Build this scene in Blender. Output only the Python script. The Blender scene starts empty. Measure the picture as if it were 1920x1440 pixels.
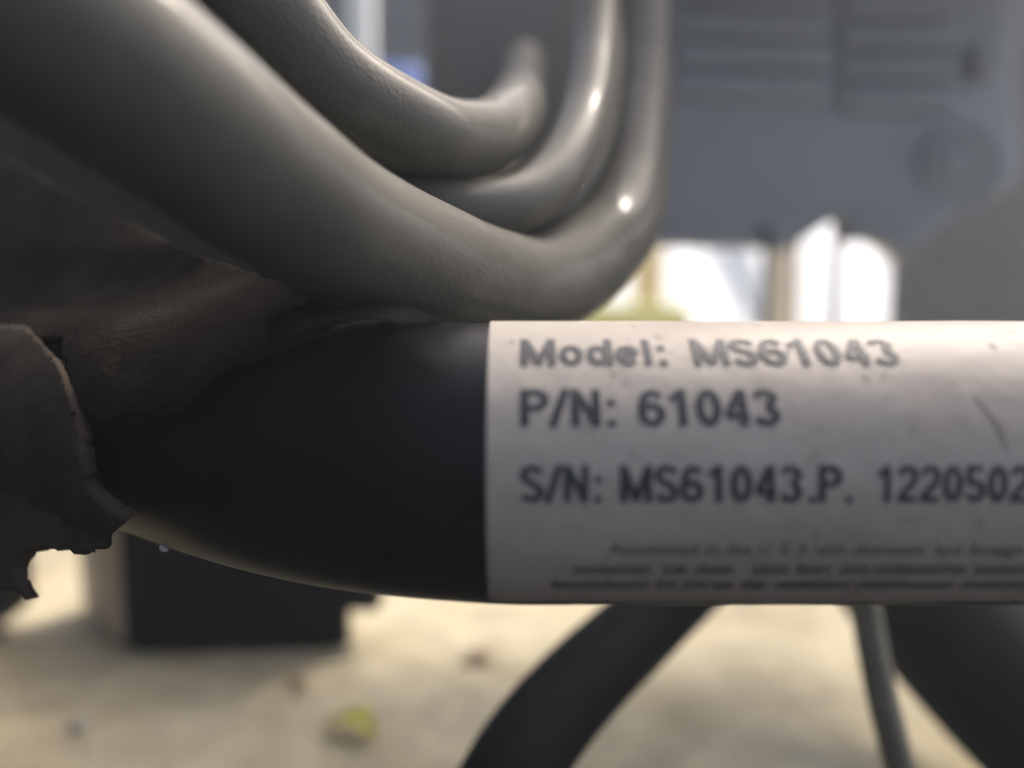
import bpy, bmesh, math, random
from mathutils import Vector, Matrix, noise
random.seed(7)
R = math.radians
scene = bpy.context.scene
C = scene.collection

# ------------------------------------------------------------------ camera
CAM_H = 0.15
PITCH = 6.3
FPX = 1450.0
cam_d = bpy.data.cameras.new('camera')
cam = bpy.data.objects.new('camera', cam_d); C.objects.link(cam)
cam.location = (0, 0, CAM_H)
cam.rotation_euler = (R(90 - PITCH), 0, 0)
cam_d.sensor_width = 36.0
cam_d.lens = FPX / 1920 * 36
cam_d.clip_start = 0.004
cam_d.clip_end = 200
cam_d.dof.use_dof = True
cam_d.dof.focus_distance = 0.113
cam_d.dof.aperture_fstop = 5.4
scene.camera = cam

# ------------------------------------------------------------------ light
SUN_EL, SUN_AZ = 52.0, 42.0        # azimuth clockwise from +Y (away from camera)
w = bpy.data.worlds.new('World'); scene.world = w; w.use_nodes = True
nt = w.node_tree
sky = nt.nodes.new('ShaderNodeTexSky'); sky.sky_type = 'NISHITA'; sky.sun_disc = False
sky.sun_elevation = R(SUN_EL); sky.sun_rotation = R(SUN_AZ)
sky.air_density = 0.7; sky.dust_density = 6.0; sky.ozone_density = 0.4
nt.nodes['Background'].inputs['Strength'].default_value = 0.13
nt.links.new(sky.outputs[0], nt.nodes['Background'].inputs[0])
sd = bpy.data.lights.new('sun', 'SUN'); sd.energy = 1.0; sd.angle = R(10); sd.color = (1.0, 0.93, 0.82)
sun = bpy.data.objects.new('sun', sd); C.objects.link(sun)
sv = Vector((math.sin(R(SUN_AZ)) * math.cos(R(SUN_EL)), math.cos(R(SUN_AZ)) * math.cos(R(SUN_EL)), math.sin(R(SUN_EL))))
sun.rotation_euler = sv.to_track_quat('Z', 'Y').to_euler()
sun.location = (2, -2, 4)
scene.view_settings.view_transform = 'Standard'
scene.view_settings.look = 'None'
scene.view_settings.exposure = 1.7
scene.view_settings.gamma = 1.0

VEIL = 0.15      # density of the volume added in place of the lens veil, per metre

# ------------------------------------------------------------------ helpers
SP, CP = math.sin(R(PITCH)), math.cos(R(PITCH))
def P(px, py, d):
    """world point seen at a photo pixel, d metres along the viewing axis"""
    x = (px - 960) / FPX * d
    y = -(py - 720) / FPX * d
    return Vector((x, d * CP + y * SP, CAM_H - d * SP + y * CP))
def floor_at(px, py, z=0.0):
    v = P(px, py, 1.0) - Vector((0, 0, CAM_H))
    t = (z - CAM_H) / v.z
    return Vector((0, 0, CAM_H)) + v * t
def mat(name, col, rough=0.6, spec=0.4, var=0.0, vscale=60, bump=0.0, bscale=400, col2=None, metal=0.0, coat=0.0, detail=6):
    m = bpy.data.materials.new(name); m.use_nodes = True
    n = m.node_tree.nodes; l = m.node_tree.links
    b = n['Principled BSDF']
    b.inputs['Roughness'].default_value = rough
    b.inputs['Specular IOR Level'].default_value = spec
    b.inputs['Metallic'].default_value = metal
    b.inputs['Coat Weight'].default_value = coat
    tc = n.new('ShaderNodeTexCoord')
    if var > 0 or col2:
        tx = n.new('ShaderNodeTexNoise'); tx.inputs['Scale'].default_value = vscale; tx.inputs['Detail'].default_value = detail
        l.new(tc.outputs['Object'], tx.inputs['Vector'])
        rp = n.new('ShaderNodeValToRGB')
        c2 = col2 or tuple(c * (1 - var) for c in col)
        rp.color_ramp.elements[0].position = 0.35; rp.color_ramp.elements[0].color = (*c2, 1)
        rp.color_ramp.elements[1].position = 0.65; rp.color_ramp.elements[1].color = (*col, 1)
        l.new(tx.outputs['Fac'], rp.inputs['Fac']); l.new(rp.outputs['Color'], b.inputs['Base Color'])
    else:
        b.inputs['Base Color'].default_value = (*col, 1)
    if bump > 0:
        t2 = n.new('ShaderNodeTexNoise'); t2.inputs['Scale'].default_value = bscale; t2.inputs['Detail'].default_value = 4
        l.new(tc.outputs['Object'], t2.inputs['Vector'])
        bp = n.new('ShaderNodeBump'); bp.inputs['Strength'].default_value = bump; bp.inputs['Distance'].default_value = 0.001
        l.new(t2.outputs['Fac'], bp.inputs['Height']); l.new(bp.outputs['Normal'], b.inputs['Normal'])
    return m
def tag(o, label=None, cat=None, group=None, kind=None):
    if label: o['label'] = label
    if cat: o['category'] = cat
    if group: o['group'] = group
    if kind: o['kind'] = kind
    return o
def empty(name, loc, label, cat, group=None):
    o = bpy.data.objects.new(name, None); C.objects.link(o); o.location = loc
    o.empty_display_size = 0.01
    return tag(o, label, cat, group)
def mesh_obj(name, verts, faces, m, parent=None, smooth=True):
    me = bpy.data.meshes.new(name); me.from_pydata([tuple(v) for v in verts], [], faces); me.update()
    o = bpy.data.objects.new(name, me); C.objects.link(o); me.materials.append(m)
    if smooth:
        for p in me.polygons: p.use_smooth = True
    if parent is not None:
        o.parent = parent; o.matrix_parent_inverse = Matrix.Translation(-parent.location)
    return o
def bm_obj(name, bm, m, parent=None, smooth=True, autosmooth=True):
    me = bpy.data.meshes.new(name); bmesh.ops.recalc_face_normals(bm, faces=bm.faces[:]); bm.to_mesh(me); bm.free()
    o = bpy.data.objects.new(name, me); C.objects.link(o); me.materials.append(m)
    if smooth:
        for p in me.polygons: p.use_smooth = True
        if autosmooth: me.set_sharp_from_angle(angle=R(40))
    if parent is not None:
        o.parent = parent; o.matrix_parent_inverse = Matrix.Translation(-parent.location)
    return o
def catmull(pts, n=10):
    """points are tuples of floats (any width)"""
    out = []
    P0 = [tuple(2 * a - b for a, b in zip(pts[0], pts[1]))] + list(pts) + [tuple(2 * a - b for a, b in zip(pts[-1], pts[-2]))]
    for i in range(1, len(P0) - 2):
        a, b, c, d = P0[i - 1:i + 3]
        for k in range(n):
            t = k / n
            out.append(tuple(0.5 * (2 * q + (r - p) * t + (2 * p - 5 * q + 4 * r - s) * t * t + (3 * q - p - 3 * r + s) * t ** 3) for p, q, r, s in zip(a, b, c, d)))
    out.append(tuple(pts[-1]))
    return out
def sweep(path, seg=32, wob=0.0, wscale=60, cap=True, squash=1.0):
    """path: list of (x,y,z,r); returns verts, faces"""
    vs, fs = [], []
    pts = [Vector(p[:3]) for p in path]
    t0 = (pts[1] - pts[0]).normalized()
    up = Vector((0, 0, 1)) if abs(t0.z) < 0.9 else Vector((0, 1, 0))
    nrm = (up - t0 * up.dot(t0)).normalized()
    for i, p in enumerate(pts):
        t = (pts[min(i + 1, len(pts) - 1)] - pts[max(i - 1, 0)]).normalized()
        nrm = (nrm - t * nrm.dot(t)).normalized()
        b = t.cross(nrm)
        for k in range(seg):
            a = 2 * math.pi * k / seg
            q = nrm * math.cos(a) + b * math.sin(a) * squash
            r = path[i][3]
            if wob: r *= 1 + wob * noise.noise((p + q * r) * wscale)
            vs.append(p + q * r)
    for i in range(len(pts) - 1):
        for k in range(seg):
            k2 = (k + 1) % seg
            fs.append((i * seg + k, i * seg + k2, (i + 1) * seg + k2, (i + 1) * seg + k))
    if cap:
        fs.append(tuple(reversed(range(seg)))); n = (len(pts) - 1) * seg; fs.append(tuple(range(n, n + seg)))
    return vs, fs
def px_path(pts, n=10):
    """pts: (px,py,depth,radius)"""
    return catmull([(*P(a, b, d), r) for a, b, d, r in pts], n)
def box_bm(c, s, bev=0.0, rotz=0.0, seg=3):
    bm = bmesh.new(); bmesh.ops.create_cube(bm, size=1)
    bmesh.ops.scale(bm, vec=s, verts=bm.verts)
    if bev: bmesh.ops.bevel(bm, geom=bm.edges[:], offset=bev, segments=seg, affect='EDGES', profile=0.5)
    bmesh.ops.rotate(bm, cent=(0, 0, 0), matrix=Matrix.Rotation(rotz, 3, 'Z'), verts=bm.verts)
    bmesh.ops.translate(bm, vec=c, verts=bm.verts)
    return bm
def extrude_outline(pts, dirv, bev=0.0):
    """prism of a 3D outline pushed along dirv"""
    bm = bmesh.new()
    a = [bm.verts.new(p) for p in pts]
    f = bm.faces.new(a)
    r = bmesh.ops.extrude_face_region(bm, geom=[f])
    vv = [g for g in r['geom'] if isinstance(g, bmesh.types.BMVert)]
    bmesh.ops.translate(bm, vec=dirv, verts=vv)
    if bev: bmesh.ops.bevel(bm, geom=bm.edges[:], offset=bev, segments=3, affect='EDGES', profile=0.5)
    return bm

# ------------------------------------------------------------------ floor
def floor_material():
    m = bpy.data.materials.new('concrete'); m.use_nodes = True
    n = m.node_tree.nodes; l = m.node_tree.links; b = n['Principled BSDF']
    tc = n.new('ShaderNodeTexCoord')
    def nz(s, det=5, rough=0.6):
        t = n.new('ShaderNodeTexNoise'); t.inputs['Scale'].default_value = s; t.inputs['Detail'].default_value = det; t.inputs['Roughness'].default_value = rough
        l.new(tc.outputs['Object'], t.inputs['Vector']); return t
    a = nz(14); r1 = n.new('ShaderNodeValToRGB')
    e = r1.color_ramp.elements
    e[0].position = 0.3; e[0].color = (0.46, 0.395, 0.25, 1); e[1].position = 0.72; e[1].color = (0.6, 0.545, 0.395, 1)
    l.new(a.outputs['Fac'], r1.inputs['Fac'])
    c = nz(55); r2 = n.new('ShaderNodeValToRGB')
    e = r2.color_ramp.elements
    e[0].position = 0.38; e[0].color = (0.85, 0.84, 0.83, 1); e[1].position = 0.66; e[1].color = (1.12, 1.11, 1.07, 1)
    l.new(c.outputs['Fac'], r2.inputs['Fac'])
    mx = n.new('ShaderNodeMix'); mx.data_type = 'RGBA'; mx.blend_type = 'MULTIPLY'; mx.inputs['Factor'].default_value = 1
    l.new(r1.outputs['Color'], mx.inputs[6]); l.new(r2.outputs['Color'], mx.inputs[7])
    l.new(mx.outputs[2], b.inputs['Base Color'])
    b.inputs['Roughness'].default_value = 0.85
    d = nz(160, 6, 0.7); bp = n.new('ShaderNodeBump'); bp.inputs['Strength'].default_value = 0.6; bp.inputs['Distance'].default_value = 0.003
    l.new(d.outputs['Fac'], bp.inputs['Height']); l.new(bp.outputs['Normal'], b.inputs['Normal'])
    return m
fl = mesh_obj('concrete_floor', [(-6.8, -4.8, 0), (6.8, -4.8, 0), (6.8, 7.8, 0), (-6.8, 7.8, 0)], [(0, 1, 2, 3)], floor_material(), smooth=False)
tag(fl, kind='structure')

# ------------------------------------------------------------------ materials
M_black = mat('black_powder_coat', (0.004, 0.0045, 0.0055), rough=0.36, spec=0.2, bump=0.12, bscale=1500)
M_hose = mat('grey_sheathing', (0.088, 0.082, 0.066), rough=0.65, spec=0.2, var=0.2, vscale=90, bump=0.16, bscale=1300)
hb = M_hose.node_tree.nodes['Principled BSDF']
hb.inputs['Coat Weight'].default_value = 0.22; hb.inputs['Coat Roughness'].default_value = 0.1
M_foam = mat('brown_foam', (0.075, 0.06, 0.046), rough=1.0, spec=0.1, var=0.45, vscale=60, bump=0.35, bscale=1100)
M_plast = mat('black_film', (0.012, 0.012, 0.011), rough=0.7, spec=0.0, bump=0.2, bscale=400)
M_rubber = mat('black_rubber', (0.011, 0.012, 0.011), rough=0.65, spec=0.12, bump=0.1, bscale=600)
M_dark = mat('dark_plate', (0.012, 0.012, 0.012), rough=0.85, spec=0.2)
M_house = mat('veiled_grey_enamel', (0.28, 0.305, 0.33), rough=0.5, spec=0.4, var=0.2, vscale=14)  # blue-grey lift in the colour imitates the lens veil
M_olive = mat('olive_steel', (0.24, 0.225, 0.175), rough=0.8, spec=0.3, var=0.2, vscale=80)

# ------------------------------------------------------------------ the labelled tube
TR = 0.019
AX_Y, AX_Z = 0.1047, 0.1277
tube_pts = [(0.26, AX_Y), (0.14, AX_Y), (0.06, AX_Y), (0.012, AX_Y), (-0.004, AX_Y + .0006), (-0.024, AX_Y + .006), (-0.044, AX_Y + .0175), (-0.073, AX_Y + .0405), (-0.11, AX_Y + .075), (-0.18, AX_Y + .14)]
tube_path = catmull([(x, y, AX_Z, TR) for x, y in tube_pts], 14)
ft = empty('frame_tube', (0.02, AX_Y, AX_Z - TR), 'black metal frame tube with a printed pale label, crossing the middle', 'metal tube')
v, f = sweep(tube_path, 72)
mesh_obj('tube', v, f, M_black, ft)

def label_material():
    m = bpy.data.materials.new('label_film'); m.use_nodes = True
    n = m.node_tree.nodes; l = m.node_tree.links; b = n['Principled BSDF']
    tc = n.new('ShaderNodeTexCoord')
    t = n.new('ShaderNodeTexNoise'); t.inputs['Scale'].default_value = 55; t.inputs['Detail'].default_value = 5
    l.new(tc.outputs['Object'], t.inputs['Vector'])
    r = n.new('ShaderNodeValToRGB'); e = r.color_ramp.elements
    e[0].position = 0.3; e[0].color = (0.33, 0.282, 0.24, 1); e[1].position = 0.7; e[1].color = (0.385, 0.352, 0.305, 1)  # warmer blotches imitate a pinkish reflection
    l.new(t.outputs['Fac'], r.inputs['Fac'])
    # fine grime specks
    s = n.new('ShaderNodeTexNoise'); s.inputs['Scale'].default_value = 420; s.inputs['Detail'].default_value = 2
    l.new(tc.outputs['Object'], s.inputs['Vector'])
    r2 = n.new('ShaderNodeValToRGB'); e = r2.color_ramp.elements
    e[0].position = 0.25; e[0].color = (0.55, 0.52, 0.5, 1); e[1].position = 0.36; e[1].color = (1, 1, 1, 1)
    l.new(s.outputs['Fac'], r2.inputs['Fac'])
    mx = n.new('ShaderNodeMix'); mx.data_type = 'RGBA'; mx.blend_type = 'MULTIPLY'; mx.inputs['Factor'].default_value = 0.7
    l.new(r.outputs['Color'], mx.inputs[6]); l.new(r2.outputs['Color'], mx.inputs[7]); l.new(mx.outputs[2], b.inputs['Base Color'])
    b.inputs['Roughness'].default_value = 0.55
    b.inputs['Specular IOR Level'].default_value = 0.3
    g = n.new('ShaderNodeTexNoise'); g.inputs['Scale'].default_value = 260; g.inputs['Detail'].default_value = 5
    l.new(tc.outputs['Object'], g.inputs['Vector'])
    bp = n.new('ShaderNodeBump'); bp.inputs['Strength'].default_value = 0.35; bp.inputs['Distance'].default_value = 0.0006
    l.new(g.outputs['Fac'], bp.inputs['Height']); l.new(bp.outputs['Normal'], b.inputs['Normal'])
    return m
M_label = label_material()
M_ink = mat('label_ink', (0.03, 0.033, 0.042), rough=0.6, spec=0.35, var=0.3, vscale=250)
M_ink2 = mat('faded_ink', (0.085, 0.085, 0.088), rough=0.5, spec=0.35)

def cyl(x, th, r):
    """th: angle up from the side that faces the camera"""
    return Vector((x, AX_Y - r * math.cos(th), AX_Z + r * math.sin(th)))
def hit_tube(px, py, r=TR):
    """x and angle where a view ray meets the straight part of the tube"""
    o = Vector((0, 0, CAM_H)); d = P(px, py, 1.0) - o
    oy, oz = o.y - AX_Y, o.z - AX_Z
    a = d.y ** 2 + d.z ** 2; b = 2 * (oy * d.y + oz * d.z); c = oy * oy + oz * oz - r * r
    k = max(b * b - 4 * a * c, 0.0)
    t = (-b - math.sqrt(k)) / (2 * a)
    q = o + d * t
    return q.x, math.atan2(q.z - AX_Z, -(q.y - AX_Y))

LR = TR + 0.00028
x0 = hit_tube(912, 870)[0]
x1 = 0.115
# label sheet: rounded corners, thin, wraps from over the top to just round the bottom
th_top, th_bot = R(94), hit_tube(1200, 1122)[1] - R(2)
def label_sheet():
    nx, na = 90, 60
    vs, fs = [], []
    cr = 0.0016
    for i in range(nx + 1):
        u = i / nx
        for k in range(na + 1):
            th = th_bot + (th_top - th_bot) * k / na
            s = min(th - th_bot, th_top - th) * LR
            ins = 0.0
            if s < cr: ins = cr - math.sqrt(max(cr * cr - (cr - s) ** 2, 0))
            x = (x0 + ins) + (x1 - x0 - 2 * ins) * (u ** 1.6)
            lift = 0.00006 * noise.noise(Vector((x * 90, th * 5, 2)))
            vs.append(cyl(x, th, LR + lift))
    for i in range(nx):
        for k in range(na):
            a = i * (na + 1) + k
            fs.append((a, a + na + 1, a + na + 2, a + 1))
    return vs, fs
v, f = label_sheet()
lab = mesh_obj('label', v, f, M_label, ft)
tag(lab, 'pale grey printed sticker with dark lettering')
md = lab.modifiers.new('thick', 'SOLIDIFY'); md.thickness = 0.0003; md.offset = -1

def text_mesh(s, bold=0.0):
    cu = bpy.data.curves.new('t', 'FONT'); cu.body = s; cu.resolution_u = 6; cu.size = 1.0; cu.offset = bold
    ob = bpy.data.objects.new('t', cu); C.objects.link(ob)
    bpy.context.view_layer.update()
    me = bpy.data.meshes.new_from_object(ob.evaluated_get(bpy.context.evaluated_depsgraph_get()))
    bpy.data.objects.remove(ob); bpy.data.curves.remove(cu)
    return me
def wrap_into(bm, me, xa, xb, tha, thb, cap, r):
    """fit one word to xa..xb with cap height cap between angles tha (baseline) and thb"""
    b2 = bmesh.new(); b2.from_mesh(me); bpy.data.meshes.remove(me)
    xs = [q.co.x for q in b2.verts]; mn, mxx = min(xs), max(xs)
    ys = [q.co.y for q in b2.verts]
    y = min(ys)
    while y < max(ys):
        y += cap / 7
        bmesh.ops.bisect_plane(b2, geom=b2.verts[:] + b2.edges[:] + b2.faces[:], plane_co=(0, y, 0), plane_no=(0, 1, 0))
    bmesh.ops.triangulate(b2, faces=b2.faces[:])
    mp = {}
    for q in b2.verts:
        x = xa + (q.co.x - mn) / (mxx - mn) * (xb - xa)
        th = tha + q.co.y / cap * (thb - tha)
        mp[q] = bm.verts.new(cyl(x, th, r))
    for fc in b2.faces:
        try: bm.faces.new([mp[q] for q in fc.verts])
        except ValueError: pass
    b2.free()
INK_R = LR + 0.00012
SW = 0.162
def arc(cx, cy, rx, ry, a0, a1, n=12):
    return [(cx + rx * math.cos(R(a0 + (a1 - a0) * i / n)), cy + ry * math.sin(R(a0 + (a1 - a0) * i / n))) for i in range(n + 1)]
h_ = SW / 2
# narrow grotesque letters: advance width, strokes (centre lines, cap height 1)
GL = {
 'M': (.78, [[(h_, 0), (h_, 1)], [(h_, .96), (.36, .05)], [(.36, .05), (.72 - h_, .96)], [(.72 - h_, 0), (.72 - h_, 1)]]),
 'N': (.64, [[(h_, 0), (h_, 1)], [(h_, .96), (.56 - h_, .04)], [(.56 - h_, 0), (.56 - h_, 1)]]),
 'P': (.58, [[(h_, 0), (h_, 1)], [(h_, 1 - h_)] + arc(.28, .70, .19, .30 - h_, 90, -90) + [(h_, .40 + h_)]]),
 'S': (.58, [arc(.26, .74, .195, .26 - h_, 15, 200, 12) + [(.12, .61), (.40, .42)] + arc(.26, .27, .20, .27 - h_, 20, -165, 12)]),
 '/': (.40, [[(.03, -.02), (.31, 1.02)]]),
 ':': (.30, [[(.13 - h_, h_), (.13 + h_, h_)], [(.13 - h_, .62), (.13 + h_, .62)]]),
 '.': (.28, [[(.13 - h_, h_), (.13 + h_, h_)]]),
 '0': (.56, [arc(.25, .5, .25 - h_, .5 - h_, 90, 450, 24)]),
 '1': (.56, [[(.30, 0), (.30, 1)], [(.06, .74), (.20, .80), (.30, .95)]]),
 '2': (.56, [arc(.25, .71, .185, .29 - h_, 170, -25, 12) + [(.36, .50), (.10, .20), (.065, h_)], [(.02, h_), (.46, h_)]]),
 '3': (.56, [arc(.24, .74, .175, .26 - h_, 165, -85, 12), arc(.24, .28, .19, .28 - h_, 85, -165, 12)]),
 '4': (.56, [[(.36, 0), (.36, 1)], [(.33, .97), (.05, .28)], [(.02, .27), (.48, .27)]]),
 '5': (.56, [[(.44, 1 - h_), (.12, 1 - h_)], [(.12, 1), (.085, .50)], arc(.24, .31, .19, .31 - h_, 135, -160, 14)]),
 '6': (.56, [arc(.26, .31, .19, .31 - h_, 90, 450, 20), arc(.27, .62, .20, .38 - h_, 35, 100, 6) + [(.13, .80), (.075, .55), (.072, .33)]]),
 'o': (.56, [arc(.25, .36, .25 - h_, .36 - h_, 90, 450, 22)]),
 'd': (.58, [arc(.24, .36, .24 - h_, .36 - h_, 90, 450, 22), [(.46, 0), (.46, 1)]]),
 'e': (.56, [[(.08, .37), (.43, .37)], arc(.25, .36, .25 - h_, .36 - h_, 0, 320, 22)]),
 'l': (.27, [[(h_ + .02, 0), (h_ + .02, 1)]]),
}
def stroke_quads(pl, w):
    out = []
    # densify so that strokes follow the curve of the tube
    q = [pl[0]]
    for p0, p1 in zip(pl, pl[1:]):
        L = math.hypot(p1[0] - p0[0], p1[1] - p0[1]); k = max(1, int(L / .13))
        q += [(p0[0] + (p1[0] - p0[0]) * j / k, p0[1] + (p1[1] - p0[1]) * j / k) for j in range(1, k + 1)]
    cl = math.hypot(q[0][0] - q[-1][0], q[0][1] - q[-1][1]) < 1e-4
    for i, p in enumerate(q):
        a_ = q[i - 1] if i else (q[-2] if cl else q[0]); c_ = q[i + 1] if i < len(q) - 1 else (q[1] if cl else q[-1])
        tx, ty = c_[0] - a_[0], c_[1] - a_[1]; L = math.hypot(tx, ty) or 1
        out.append(((p[0] - ty / L * w, p[1] + tx / L * w), (p[0] + ty / L * w, p[1] - tx / L * w)))
    return out
def line(words, ytop, ybase, ink, bold=1.0):
    bm = bmesh.new(); lay = 0
    for s, pa, pb in words:
        mid = (pa + pb) / 2
        tb = hit_tube(mid, ybase, INK_R)[1]; tt = hit_tube(mid, ytop, INK_R)[1]
        ym = (ytop + ybase) / 2
        xa, xb = hit_tube(pa, ym, INK_R)[0], hit_tube(pb, ym, INK_R)[0]
        W = sum(GL[c][0] for c in s) - .07
        x = 0
        for c in s:
            for st in GL[c][1]:
                lay = (lay + 1) % 5
                rr = INK_R + lay * 0.000006
                pr = [[bm.verts.new(cyl(xa + (x + u) / W * (xb - xa), tb + v_ * (tt - tb), rr)) for u, v_ in pair] for pair in stroke_quads(st, SW / 2 * bold)]
                for e0, e1 in zip(pr, pr[1:]): bm.faces.new((e0[0], e0[1], e1[1], e1[0]))
            x += GL[c][0]
    o = bm_obj('lettering', bm, ink, lab, smooth=False)
    o.matrix_parent_inverse = Matrix.Identity(4)
    return o
me = text_mesh('H'); CAP = max(q.co.y for q in me.vertices); bpy.data.meshes.remove(me)
def font_line(words, ytop, ybase, ink):
    bm = bmesh.new()
    for s, pa, pb in words:
        mid = (pa + pb) / 2
        tb = hit_tube(mid, ybase, INK_R)[1]; tt = hit_tube(mid, ytop, INK_R)[1]
        ym = (ytop + ybase) / 2
        wrap_into(bm, text_mesh(s), hit_tube(pa, ym, INK_R)[0], hit_tube(pb, ym, INK_R)[0], tb, tt, CAP, INK_R)
    o = bm_obj('fine_print', bm, ink, lab, smooth=False)
    o.matrix_parent_inverse = Matrix.Identity(4)
line([('Model:', 976, 1250), ('MS61043', 1298, 1680)], 636, 684, M_ink)
line([('P/N:', 976, 1156), ('61043', 1197, 1460)], 730, 799, M_ink)
line([('S/N:', 976, 1130), ('MS61043', 1163, 1504), ('.P.', 1513, 1600), ('1220502', 1642, 1932)], 872, 942, M_ink)
font_line([('Assembled', 1142, 1308), ('in', 1324, 1348), ('the', 1364, 1410), ('U', 1426, 1444), ('S', 1464, 1480), ('A', 1496, 1514), ('with', 1530, 1586), ('domestic', 1604, 1738), ('and', 1756, 1802), ('foreign', 1820, 1918)], 1019, 1040, M_ink2)
# two lowest lines are too small to read in the photo: word-shaped runs of strokes
def tick_line(words, ytop, ybase):
    bm = bmesh.new()
    for pa, pb in words:
        tb = hit_tube((pa + pb) / 2, ybase, INK_R)[1]; tt = hit_tube((pa + pb) / 2, ytop, INK_R)[1]
        p = pa
        while p < pb:
            w_ = random.uniform(4, 7)
            hi = random.choice((0.7, 0.72, 0.74, 1.0))
            xa = hit_tube(p, ybase, INK_R)[0]; xb = hit_tube(p + w_, ybase, INK_R)[0]
            for (l0, l1, w0, w1) in ((0, hi, 0, 0.42), (0, 0.22, 0.42, 0.95), (0.5, 0.72, 0.42, 0.95)):
                q = [cyl(xa + (xb - xa) * a, tb + (tt - tb) * c, INK_R) for a, c in ((w0, l0), (w1, l0), (w1, l1), (w0, l1))]
                bm.faces.new([bm.verts.new(z) for z in q])
            p += w_ + random.uniform(1, 2.2)
    o = bm_obj('fine_print', bm, M_ink2, lab, smooth=False)
    o.matrix_parent_inverse = Matrix.Identity(4)
tick_line([(1075, 1220), (1242, 1284), (1304, 1372), (1412, 1478), (1492, 1556), (1574, 1620), (1636, 1806), (1824, 1940)], 1057, 1076)
tick_line([(1033, 1210), (1230, 1262), (1280, 1320), (1334, 1370), (1388, 1430), (1454, 1590), (1604, 1780), (1800, 1940)], 1087, 1104)
# crease and grime marks on the label
def ribbon(name, pts, wd, m, parent):
    """thin raised mark along pixel points on the label"""
    pp = catmull([(*hit_tube(a, b, INK_R), wd * s) for a, b, s in pts], 6)
    vs, fs = [], []
    for i, (x, th, w_) in enumerate(pp):
        j = min(i + 1, len(pp) - 1); h = max(i - 1, 0)
        tx, ty = pp[j][0] - pp[h][0], (pp[j][1] - pp[h][1]) * TR
        L = math.hypot(tx, ty) or 1
        nx_, ny_ = -ty / L, tx / L
        w_ *= 0.7 + 0.5 * random.random()
        for s in (-1, 1):
            vs.append(cyl(x + s * nx_ * w_, th + s * ny_ * w_ / TR, INK_R))
    for i in range(len(pp) - 1): fs.append((2 * i, 2 * i + 1, 2 * i + 3, 2 * i + 2))
    o = mesh_obj(name, vs, fs, m, parent)
    o.matrix_parent_inverse = Matrix.Identity(4)
    return o
M_grime = mat('grime', (0.2, 0.175, 0.16), rough=0.8, spec=0.2)
ribbon('crease', [(1826, 742, .4), (1846, 764, 1), (1866, 790, 1.2), (1878, 812, 1.0), (1888, 846, .4)], 0.00015, M_grime, lab)
for (a, b, s) in ((1862, 648, 9), (1624, 708, 6), (1660, 700, 4), (1150, 702, 6), (1885, 905, 7), (960, 640, 5), (1480, 655, 4), (1720, 980, 4)):
    ribbon('grime_mark', [(a - s, b - s * .5, .5), (a, b, 1), (a + s, b + s * .6, .5)], 0.00016, M_grime, lab)

# ------------------------------------------------------------------ grey hoses
def hose(pts, label, seg=40, name='grey_hose', m=M_hose, wob=0.02, cat='hose', n=12):
    path = px_path(pts, n)
    v, f = sweep(path, seg, wob, 90)
    o = mesh_obj(name, v, f, m)
    return tag(o, label, cat)
G = 'grey hoses above the tube'
h = hose([(-3000, -2300, .056, .0098), (-1300, -1000, .056, .0098), (-420, -330, .058, .0098), (-150, -120, .064, .0098), (100, 40, .071, .0098), (355, 230, .082, .0098), (610, 415, .099, .0098), (800, 500, .117, .0098), (930, 538, .135, .0098), (1028, 532, .150, .0098), (1108, 482, .166, .0098), (1168, 400, .182, .0098), (1188, 260, .20, .0098), (1195, 100, .215, .0098), (1196, -150, .23, .0098), (1196, -420, .24, .0098)],
         'thickest grey hose, sweeping from upper left down to touch the labelled tube')
h['group'] = G
h = hose([(-500, -1500, .10, .0072), (0, -700, .102, .0072), (240, -330, .104, .0072), (360, -190, .106, .0072), (480, -20, .110, .0072), (600, 135, .116, .0072), (720, 215, .124, .0072), (830, 262, .134, .0072), (915, 258, .148, .0072), (965, 215, .17, .0072), (985, 160, .21, .0072), (985, 120, .27, .0072), (985, 112, .355, .0072)],
         'grey hose uppermost of the bundle, curling up short beside the white post')
h['group'] = G
h = hose([(-300, -900, .152, .0055), (80, -400, .152, .0055), (300, -100, .150, .0055), (520, 130, .146, .0055), (700, 310, .140, .0055), (830, 392, .136, .0055), (930, 395, .138, .0055), (1010, 360, .145, .0055), (1070, 285, .156, .0055), (1105, 180, .172, .0055), (1118, 40, .19, .0055), (1122, -180, .21, .0055), (1122, -420, .22, .0055)],
         'slim grey hose in the middle of the bundle with a bright top edge')
h['group'] = G
h = hose([(0, -200, .172, .004), (300, 110, .17, .004), (560, 330, .168, .004), (760, 440, .165, .004), (900, 450, .163, .004), (1000, 420, .165, .004), (1060, 370, .17, .004), (1110, 280, .18, .004), (1140, 150, .20, .004), (1150, -50, .22, .004), (1150, -420, .23, .004)],
         'thinnest grey hose, deep in the crevice between the thick and slim hoses', m=M_hose)
h['group'] = G

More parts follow.
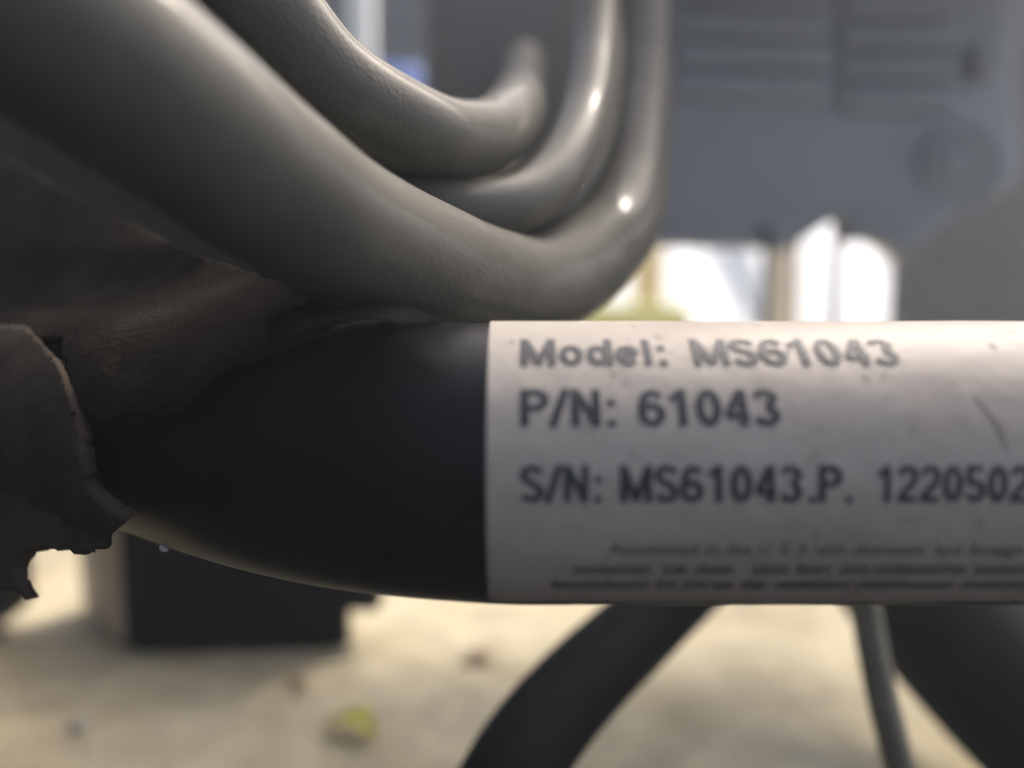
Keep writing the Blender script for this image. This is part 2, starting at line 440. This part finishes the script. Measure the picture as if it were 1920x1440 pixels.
# ------------------------------------------------------------------ torn wrap round the tube's bend
from mathutils.bvhtree import BVHTree
def wrap_depth(scale, lift):
    """distance of a sleeve of radius TR*scale round the tube, along a view ray"""
    v_, f_ = sweep([(q[0], q[1], q[2], TR * scale) for q in tube_path], 48)
    tree = BVHTree.FromPolygons(v_, f_)
    o_ = Vector((0, 0, CAM_H))
    def cast(px, py):
        dv = P(px, py, 1.0) - o_
        hit = tree.ray_cast(o_, dv.normalized())
        return None if hit[0] is None else (hit[0] - o_).length / dv.length
    edge = {}
    def edges(i):
        """first and last pixel row of the sleeve in a column"""
        if i not in edge:
            px = i * 20.0
            ys = [y for y in range(300, 1240, 4) if cast(px, y) is not None]
            edge[i] = (ys[0], ys[-1]) if ys else (600, 900)
        return edge[i]
    def fn(px, py):
        i = math.floor(px / 20); t = px / 20 - i
        (a0, b0), (a1, b1) = edges(i), edges(i + 1)
        m_ = 14
        ya, yb = a0 + (a1 - a0) * t + m_, b0 + (b1 - b0) * t - m_
        d = cast(px, min(max(py, ya), yb))
        over = max(ya - py, py - yb, 0)
        return (0.13 if d is None else d) - lift - (over * 0.00002 if py > yb else -over * 0.00016 - 0.003 * math.sin(min(over, 120) / 120 * math.pi))
    return fn
def inside(poly, x, y):
    c = False; j = len(poly) - 1
    for i in range(len(poly)):
        xi, yi = poly[i]; xj, yj = poly[j]
        if (yi > y) != (yj > y) and x < (xj - xi) * (y - yi) / (yj - yi) + xi: c = not c
        j = i
    return c
def torn_sheet(name, poly, depth_fn, m, parent, step=9, rag=5.0, thick=0.002, crumple=0.0012, cs=120, holes=()):
    """sheet with ragged edges; depth_fn gives its distance, crumpled and thickened"""
    # ragged outline
    out = []
    for i in range(len(poly)):
        a, b = poly[i], poly[(i + 1) % len(poly)]
        L = math.hypot(b[0] - a[0], b[1] - a[1]); k = max(1, int(L / 7))
        for j in range(k):
            t = j / k
            x, y = a[0] + (b[0] - a[0]) * t, a[1] + (b[1] - a[1]) * t
            nz_ = noise.noise(Vector((x * .05, y * .05, 3))) * rag + noise.noise(Vector((x * .17, y * .17, 9))) * rag * .7
            nx_, ny_ = -(b[1] - a[1]) / L, (b[0] - a[0]) / L
            out.append((x + nx_ * nz_, y + ny_ * nz_))
    bm = bmesh.new()
    from mathutils.geometry import delaunay_2d_cdt
    pts = [Vector(p) for p in out]
    n0 = len(pts)
    edges = [(i, (i + 1) % n0) for i in range(n0)]
    xs = [p[0] for p in out]; ys = [p[1] for p in out]
    y = min(ys)
    while y < max(ys):
        x = min(xs)
        while x < max(xs):
            q = (x + random.uniform(-3, 3), y + random.uniform(-3, 3))
            if inside(out, *q): pts.append(Vector(q))
            x += step
        y += step
    res = delaunay_2d_cdt(pts, edges, [], 1, 1e-4)
    vs = []
    for p in res[0]:
        d = depth_fn(p.x, p.y)
        w_ = P(p.x, p.y, d)
        w_ += (w_ - cam.location).normalized() * (crumple * (noise.noise(w_ * cs) + 0.5 * noise.noise(w_ * cs * 2.7)))
        vs.append(w_)
    o = mesh_obj(name, vs, [tuple(q) for q in res[2]], m, parent)
    s = o.modifiers.new('thick', 'SOLIDIFY'); s.thickness = thick; s.offset = 0
    return o
tw = empty('torn_wrap', P(120, 1000, .14), 'torn dark brown foam wrap with ragged edges round the left bend of the tube', 'foam wrap')
upper = [(-260, 230), (0, 290), (150, 375), (300, 450), (430, 505), (560, 548), (640, 565), (655, 590), (560, 628), (500, 652), (400, 692), (345, 752), (300, 778), (195, 790), (170, 770), (140, 715), (120, 640), (-260, 640)]
M_foam_shade = mat('shaded_foam', (0.024, 0.018, 0.013), rough=1.0, spec=0.1, var=0.5, vscale=50, bump=0.35, bscale=1100)  # darker copy of the foam, shade under the hose put into the colour
torn_sheet('upper_flap', upper, wrap_depth(1.10, 0.003), M_foam_shade, tw, crumple=0.0022, cs=70)
lower = [(-260, 600), (60, 620), (120, 690), (150, 770), (166, 850), (164, 900), (200, 940), (246, 968), (226, 990), (204, 1005), (192, 1028), (165, 1034), (150, 1040), (138, 1026), (120, 1034), (100, 1024), (78, 1030), (55, 1034), (44, 1060), (40, 1085), (62, 1122), (38, 1110), (12, 1104), (-60, 1110), (-260, 1090)]
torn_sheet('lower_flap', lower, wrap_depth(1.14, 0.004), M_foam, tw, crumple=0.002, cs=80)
# crumpled black film along the top of the bend
film = [(500, 602), (560, 577), (620, 560), (690, 560), (780, 586), (826, 604), (760, 612), (700, 602), (640, 600), (560, 628), (508, 634)]
torn_sheet('crumpled_film', film, wrap_depth(1.12, 0.0055), M_plast, tw, step=7, crumple=0.0014, cs=160, thick=0.0004)
# frayed thread with a bright bead
M_bead = mat('bright_bead', (0.9, 0.9, 0.9), rough=0.3)
v, f = sweep(px_path([(292, 985, .121, .00006), (296, 1000, .119, .00006), (300, 1013, .118, .00006), (307, 1028, .118, .00006)], 4), 6)
mesh_obj('frayed_thread', v, f, M_foam, tw)
bm = bmesh.new(); bmesh.ops.create_icosphere(bm, subdivisions=3, radius=0.0006)
bmesh.ops.scale(bm, vec=(1.2, 1, .8), verts=bm.verts); bmesh.ops.rotate(bm, cent=(0, 0, 0), matrix=Matrix.Rotation(R(35), 3, 'Y'), verts=bm.verts)
bmesh.ops.translate(bm, vec=P(307, 1028, .118), verts=bm.verts)
bm_obj('bead', bm, M_bead, tw)

# ------------------------------------------------------------------ machine housing behind
HD = 0.40
mh = empty('machine_housing', P(1330, 470, HD), 'blue grey machine housing with louvres, filling the upper right behind the hoses', 'machine')
outline = [(800, -170), (786, -60), (800, 20), (792, 100), (806, 200), (860, 300), (960, 400), (1080, 462), (1430, 470), (1448, 478), (1500, 444), (1540, 416), (1558, 418), (1564, 462), (1600, 452), (1640, 470), (1662, 492), (1720, 440), (1790, 388), (1852, 372), (1872, 320), (1866, 250), (1856, 160), (1860, 60), (1850, -60), (1850, -170)]
pts = [P(a, b, HD) for a, b in outline]
bm = extrude_outline(pts, Vector((0, -0.02, 0.0)), 0.004)
bm_obj('body', bm, M_house, mh)
def slat(xa, ya, xb, yb, hpx):
    d = HD - 0.0215
    a, b = P(xa, ya, d), P(xb, yb, d); L = (b - a).length
    bm = box_bm((0, 0, 0), (L, 0.004, hpx / FPX * d), 0.0015)
    ang = math.atan2(b.z - a.z, b.x - a.x)
    bmesh.ops.rotate(bm, cent=(0, 0, 0), matrix=Matrix.Rotation(-ang, 3, 'Y'), verts=bm.verts)
    bmesh.ops.translate(bm, vec=(a + b) / 2, verts=bm.verts)
    bm_obj('louvre_slat', bm, M_house, mh)
for i in range(5):
    y = -70 + i * 58
    slat(1262, y, 1552, y + 4, 50)
    slat(1576, y + 22, 1792, y + 26, 50)
# brown grey rounded motor cover bulging from the left end of the housing
mc = [P(a, b, HD - .02) for a, b in ((800, -170), (800, 150), (815, 260), (860, 330), (930, 372), (1010, 372), (1075, 320), (1095, 240), (1095, -170))]
bm = extrude_outline(mc, Vector((0, -.035, 0)), .016)
bm_obj('motor_cover', bm, mat('brown_grey_enamel', (.15, .14, .128), rough=.6, spec=.25, var=.2, vscale=20), mh)
# hood added above the view, unseen, to shade louvres and hose ends
bm_obj('shade_slab', box_bm((.20, .345, .345), (.28, .15, .012), .004), M_house, mh)
# round boss with a screw, small lug above it
def disc(name, px, py, d, r, th, m, parent):
    bm = bmesh.new(); bmesh.ops.create_cone(bm, cap_ends=True, segments=40, radius1=r, radius2=r, depth=th)
    bmesh.ops.bevel(bm, geom=[e for e in bm.edges if len(e.link_faces) == 2 and e.calc_face_angle(0) > 1], offset=min(r, th) * .25, segments=3, affect='EDGES')
    bmesh.ops.rotate(bm, cent=(0, 0, 0), matrix=Matrix.Rotation(R(90), 3, 'X'), verts=bm.verts)
    bmesh.ops.translate(bm, vec=P(px, py, d), verts=bm.verts)
    return bm_obj(name, bm, m, parent)
M_house2 = mat('dark_slate_enamel', (0.22, 0.235, 0.245), rough=0.55, spec=0.4)
boss = disc('boss', 1800, 316, HD - .020, .021, .004, M_house2, mh)
s_ = disc('screw', 1786, 304, HD - .022, .0042, .006, mat('dull_zinc', (0.3, 0.32, 0.33), rough=0.5, metal=0.6), boss)
s_.matrix_parent_inverse = Matrix.Identity(4)
bm_obj('lug', box_bm(P(1834, 120, HD - .020), (.012, .012, .016), .003), M_house2, mh)
# two thin support rods down to the floor
M_rod = mat('slate_rod', (0.03, 0.034, 0.04), rough=0.5, spec=0.4)
for px, w_ in ((1437, .0017), (1567, .0021)):
    a = P(px, 500, HD - .02)
    v, f = sweep([(a.x, a.y, 0.0, w_), (a.x, a.y, .1, w_), (a.x, a.y, a.z + .02, w_)], 14)
    mesh_obj('support_rod', v, f, M_rod, mh)
# black side plate that shuts off the left behind the wrap
pl = [(-700, -120), (-700, 800), (120, 800), (560, 760), (700, 640), (640, 440), (430, 260), (200, 60), (60, -120)]
bm = extrude_outline([P(a, b, .235) for a, b in pl], Vector((0, .02, 0)), .002)
bm_obj('side_plate', bm, M_dark, mh)

# ------------------------------------------------------------------ block on the floor at lower left
A, B, Cc = floor_at(246, 1230), floor_at(664, 1222), floor_at(160, 1138)
ex = (B - A); ey = (Cc - A)
ey = ey.normalized() * 0.07
bb = empty('rubber_block', A, 'black rubber block standing on the concrete below the torn wrap', 'block')
H = 0.085
bm = bmesh.new()
bs = [bm.verts.new(q) for q in (A, B, B + ey, A + ey)]
fc = bm.faces.new(bs); r_ = bmesh.ops.extrude_face_region(bm, geom=[fc])
bmesh.ops.translate(bm, vec=(0, 0, H), verts=[g for g in r_['geom'] if isinstance(g, bmesh.types.BMVert)])
bmesh.ops.bevel(bm, geom=bm.edges[:], offset=.004, segments=4, affect='EDGES', profile=.5)
bmesh.ops.translate(bm, vec=(0, 0, 0.0005), verts=bm.verts)
bm_obj('block', bm, M_rubber, bb)
bm = bmesh.new(); bmesh.ops.create_cone(bm, cap_ends=True, segments=6, radius1=.009, radius2=.009, depth=.014)
bmesh.ops.bevel(bm, geom=bm.edges[:], offset=.0015, segments=2, affect='EDGES')
bmesh.ops.rotate(bm, cent=(0, 0, 0), matrix=Matrix.Rotation(R(90), 3, 'Y'), verts=bm.verts)
bmesh.ops.translate(bm, vec=B + Vector((.003, .012, .022)), verts=bm.verts)
bm_obj('bolt_head', bm, M_rubber, bb)
en = ey.normalized(); eo = Vector((-en.y, en.x, 0)); eo = eo if eo.dot(ex) < 0 else -eo
q0, q1 = A + en * .005 + eo * .0002, A + en * .066 + eo * .0002
bm = extrude_outline([q0 + Vector((0, 0, .004)), q1 + Vector((0, 0, .004)), q1 + Vector((0, 0, H - .004)), q0 + Vector((0, 0, H - .004))], eo * .0025, .0008)
tag(bm_obj('lit_face', bm, mat('lit_face_tone', (.7, .62, .52), rough=.6), bb), 'pale face added to the block as if lit')  # plate added to the block, bounced light put into its pale colour

# ------------------------------------------------------------------ hoses and rod below the tube
hose([(1560, 900, .27, .0106), (1420, 980, .245, .0106), (1300, 1080, .22, .0106), (1195, 1180, .205, .0106), (1100, 1270, .19, .0106), (1020, 1360, .178, .0106), (955, 1460, .168, .0106), (900, 1600, .16, .0106), (880, 1800, .155, .0106)],
     'black glossy hose curving down to the left below the labelled tube', name='black_hose', m=mat('black_gloss_rubber', (0.008, 0.009, 0.010), rough=0.55, spec=0.05), wob=0.0)
hose([(1560, 860, .30, .023), (1620, 980, .28, .023), (1720, 1110, .26, .023), (1830, 1230, .24, .023), (1955, 1350, .225, .023), (2100, 1470, .215, .023), (2300, 1620, .21, .023)],
     'thick black hose slanting down to the right in the bottom right corner', name='black_hose', m=M_rubber, wob=0.0)
hose([(1960, 960, .33, .010), (1980, 1140, .32, .010), (2010, 1300, .31, .010), (2060, 1500, .30, .010)],
     'dark hose end just showing at the right edge below the tube', name='black_hose', m=M_rubber, wob=0.0)
v, f = sweep(px_path([(1590, 960, .20, .0055), (1622, 1140, .195, .0055), (1650, 1290, .19, .0055), (1690, 1450, .185, .0055), (1730, 1600, .18, .0055)], 6), 20, squash=.6)
o = mesh_obj('steel_rod', v, f, M_olive); tag(o, 'thin olive grey bent rod beside the thick black hose', 'rod')

# ------------------------------------------------------------------ litter on the floor
M_leaf = mat('yellow_leaf', (0.58, 0.54, 0.12), rough=0.7, spec=0.3, var=0.35, vscale=120)
def leaf(name, c, L, W, rz, curl, m, label):
    vs, fs = [], []
    nu, nv = 12, 6
    for i in range(nu + 1):
        u = i / nu
        wd = W * math.sin(math.pi * min(max(u, .02), .98)) ** .8
        for k in range(nv + 1):
            s = k / nv * 2 - 1
            x = (u - .5) * L; y = s * wd * .5
            z = curl * (1 - (2 * u - 1) ** 2) + curl * .5 * s * s + .0006 + .0012 * (noise.noise(Vector((x * 200, y * 200, 5))) + 1) * .5
            y += curl * .8 * (1 - (2 * u - 1) ** 2)
            q = Matrix.Rotation(rz, 3, 'Z') @ Vector((x, y, z)); vs.append(c + q)
    for i in range(nu):
        for k in range(nv):
            a = i * (nv + 1) + k; fs.append((a, a + 1, a + nv + 2, a + nv + 1))
    o = mesh_obj(name, vs, fs, m)
    s = o.modifiers.new('thick', 'SOLIDIFY'); s.thickness = .0003
    return tag(o, label, 'leaf')
leaf('fallen_leaf', floor_at(655, 1385), 0.021, .012, R(-28), .004, M_leaf, 'curled yellow green leaf lying on the concrete at the bottom left')
M_brown = mat('brown_leaf', (0.24, 0.15, 0.10), rough=0.7, spec=0.2, var=0.3, vscale=150)
leaf('leaf_scrap', floor_at(898, 1242), .014, .008, R(12), .001, M_brown, 'small reddish brown leaf scrap left of the glossy black hose')
leaf('leaf_scrap', floor_at(556, 1292), .009, .006, R(-15), .001, M_brown, 'tiny dark leaf scrap in front of the rubber block')
bm = bmesh.new(); bmesh.ops.create_icosphere(bm, subdivisions=2, radius=.0028)
for q in bm.verts: q.co *= 1 + .25 * noise.noise(q.co * 500)
bmesh.ops.scale(bm, vec=(1.3, 1, .7), verts=bm.verts); bmesh.ops.translate(bm, vec=floor_at(150, 1368) + Vector((0, 0, .0016)), verts=bm.verts)
o = bm_obj('pebble', bm, mat('white_stone', (.42, .42, .39), rough=.9)); tag(o, 'small white pebble on the concrete near the lower left corner', 'pebble')

# ------------------------------------------------------------------ things beyond the machine
def standing_box(name, pxa, pxb, depth, top, thick, m, label, cat, bev=.004):
    a, b = P(pxa, 560, depth), P(pxb, 560, depth)
    bm = box_bm(((a.x + b.x) / 2, a.y + thick / 2, top / 2), (b.x - a.x, thick, top), bev)
    o = bm_obj(name, bm, m); return tag(o, label, cat)
standing_box('white_post', 660, 706, .62, .55, .018, mat('white_paint', (.75, .76, .74), rough=.5), 'white vertical post seen at the top left beyond the hoses', 'post')
standing_box('navy_panel', 150, 840, .86, .62, .03, mat('navy_paint', (.018, .024, .04), rough=.5, var=.3, vscale=3), 'dark navy panel behind the white post', 'panel')
standing_box('yellow_post', 1190, 1246, 1.5, .8, .05, mat('yellow_paint', (.62, .48, .16), rough=.6), 'yellow post in the gap between the thick hose and the bright opening', 'post')
standing_box('yellow_kerb', 1040, 1300, 1.15, .142, .12, mat('yellow_green_paint', (.62, .60, .16), rough=.7), 'low yellow green kerb block at the foot of the bright gap', 'kerb block', .01)
standing_box('cream_post', 1446, 1502, 1.2, .9, .05, mat('cream_paint', (.55, .48, .38), rough=.7), 'cream post in the gap between the two thin support rods', 'post')
standing_box('brown_grey_wall', 1690, 2900, .75, .62, .03, mat('brown_grey_render', (.15, .145, .14), rough=.8, var=.2, vscale=20), 'brown grey wall behind the machine housing at the right edge', 'wall')
def sloped_block(pxa, pxb, depth, top, m, label):
    a, b = P(pxa, 560, depth), P(pxb, 560, depth)
    pr = [(a.y - .05, 0), (a.y - .05, .02), (a.y + .95, top), (a.y + 1.05, top), (a.y + 1.05, 0)]
    bm = extrude_outline([Vector((a.x, y, z)) for y, z in pr], Vector((b.x - a.x, 0, 0)), .006)
    o = bm_obj('daylight_wedge', bm, m); return tag(o, label, 'daylight stand-in')
M_wb = mat('daylight_white', (.9, .91, .9), rough=.7)  # white wedges added in place of the daylight beyond, sloped to catch light
sloped_block(1060, 1434, 1.7, .62, M_wb, 'white wedge added in place of blown-out daylight, left of the thin support rods')
sloped_block(1492, 1760, 1.6, .7, M_wb, 'white wedge added in place of blown-out daylight, right of the cream post')
# blue canister with hoops
a = P(742, 560, .66); KS = .66 / 1.7
dr = empty('blue_canister', (a.x, a.y, 0), 'glossy blue plastic canister partly showing beside the white post', 'canister')
prof = [(0, 0), (.13, 0), (.145, .015), (.15, .1), (.15, .30), (.157, .31), (.157, .33), (.15, .34), (.15, .55), (.157, .56), (.157, .58), (.15, .59), (.148, .72), (.135, .76), (0, .765)]
vs, fs = [], []; sg = 48
for r_, z in prof:
    for k in range(sg): vs.append((a.x + KS * max(r_, .001) * math.cos(2 * math.pi * k / sg), a.y + .06 + KS * max(r_, .001) * math.sin(2 * math.pi * k / sg), KS * z + .05 * (KS * z > .15)))
for i in range(len(prof) - 1):
    for k in range(sg): fs.append((i * sg + k, i * sg + (k + 1) % sg, (i + 1) * sg + (k + 1) % sg, (i + 1) * sg + k))
mesh_obj('canister_body', vs, fs, mat('blue_plastic', (.10, .18, .45), rough=.35, spec=.5), dr)

# ------------------------------------------------------------------ unseen blockers added round the camera to cut sky and floor light
o = bm_obj('bounce_blocker', box_bm((0, -.445, .003), (2.4, 1.31, .005), .001), mat('blocker_grey', (.05, .047, .043), rough=.9, spec=.1))
tag(o, 'added dark sheet below the viewpoint, cutting floor bounce', 'light blocker')
o = bm_obj('sky_blocker', box_bm((.32, -.42, .076), (1.0, .6, .14), .01), M_rubber)
tag(o, 'added black box behind the viewpoint, cutting sky light', 'case')
o = bm_obj('sky_blocker', box_bm((-.62, -.10, .336), (.8, .9, .66), .01), M_rubber)
tag(o, 'added tall black box left of the viewpoint, darkening the left side', 'case')

# ------------------------------------------------------------------ added volume imitating the lens veil
hz = bm_obj('veil_volume', box_bm((0, 1.5, .24), (14, 13, 2.5)), mat('veil_volume', (1, 1, 1)), smooth=False)
tag(hz, kind='stuff')
hm = bpy.data.materials['veil_volume']; hn = hm.node_tree.nodes
hn.remove(hn['Principled BSDF'])
hv = hn.new('ShaderNodeVolumePrincipled'); hv.inputs['Color'].default_value = (.85, .93, 1, 1); hv.inputs['Density'].default_value = VEIL; hv.inputs['Anisotropy'].default_value = 0.25
hm.node_tree.links.new(hv.outputs[0], hn['Material Output'].inputs['Volume'])
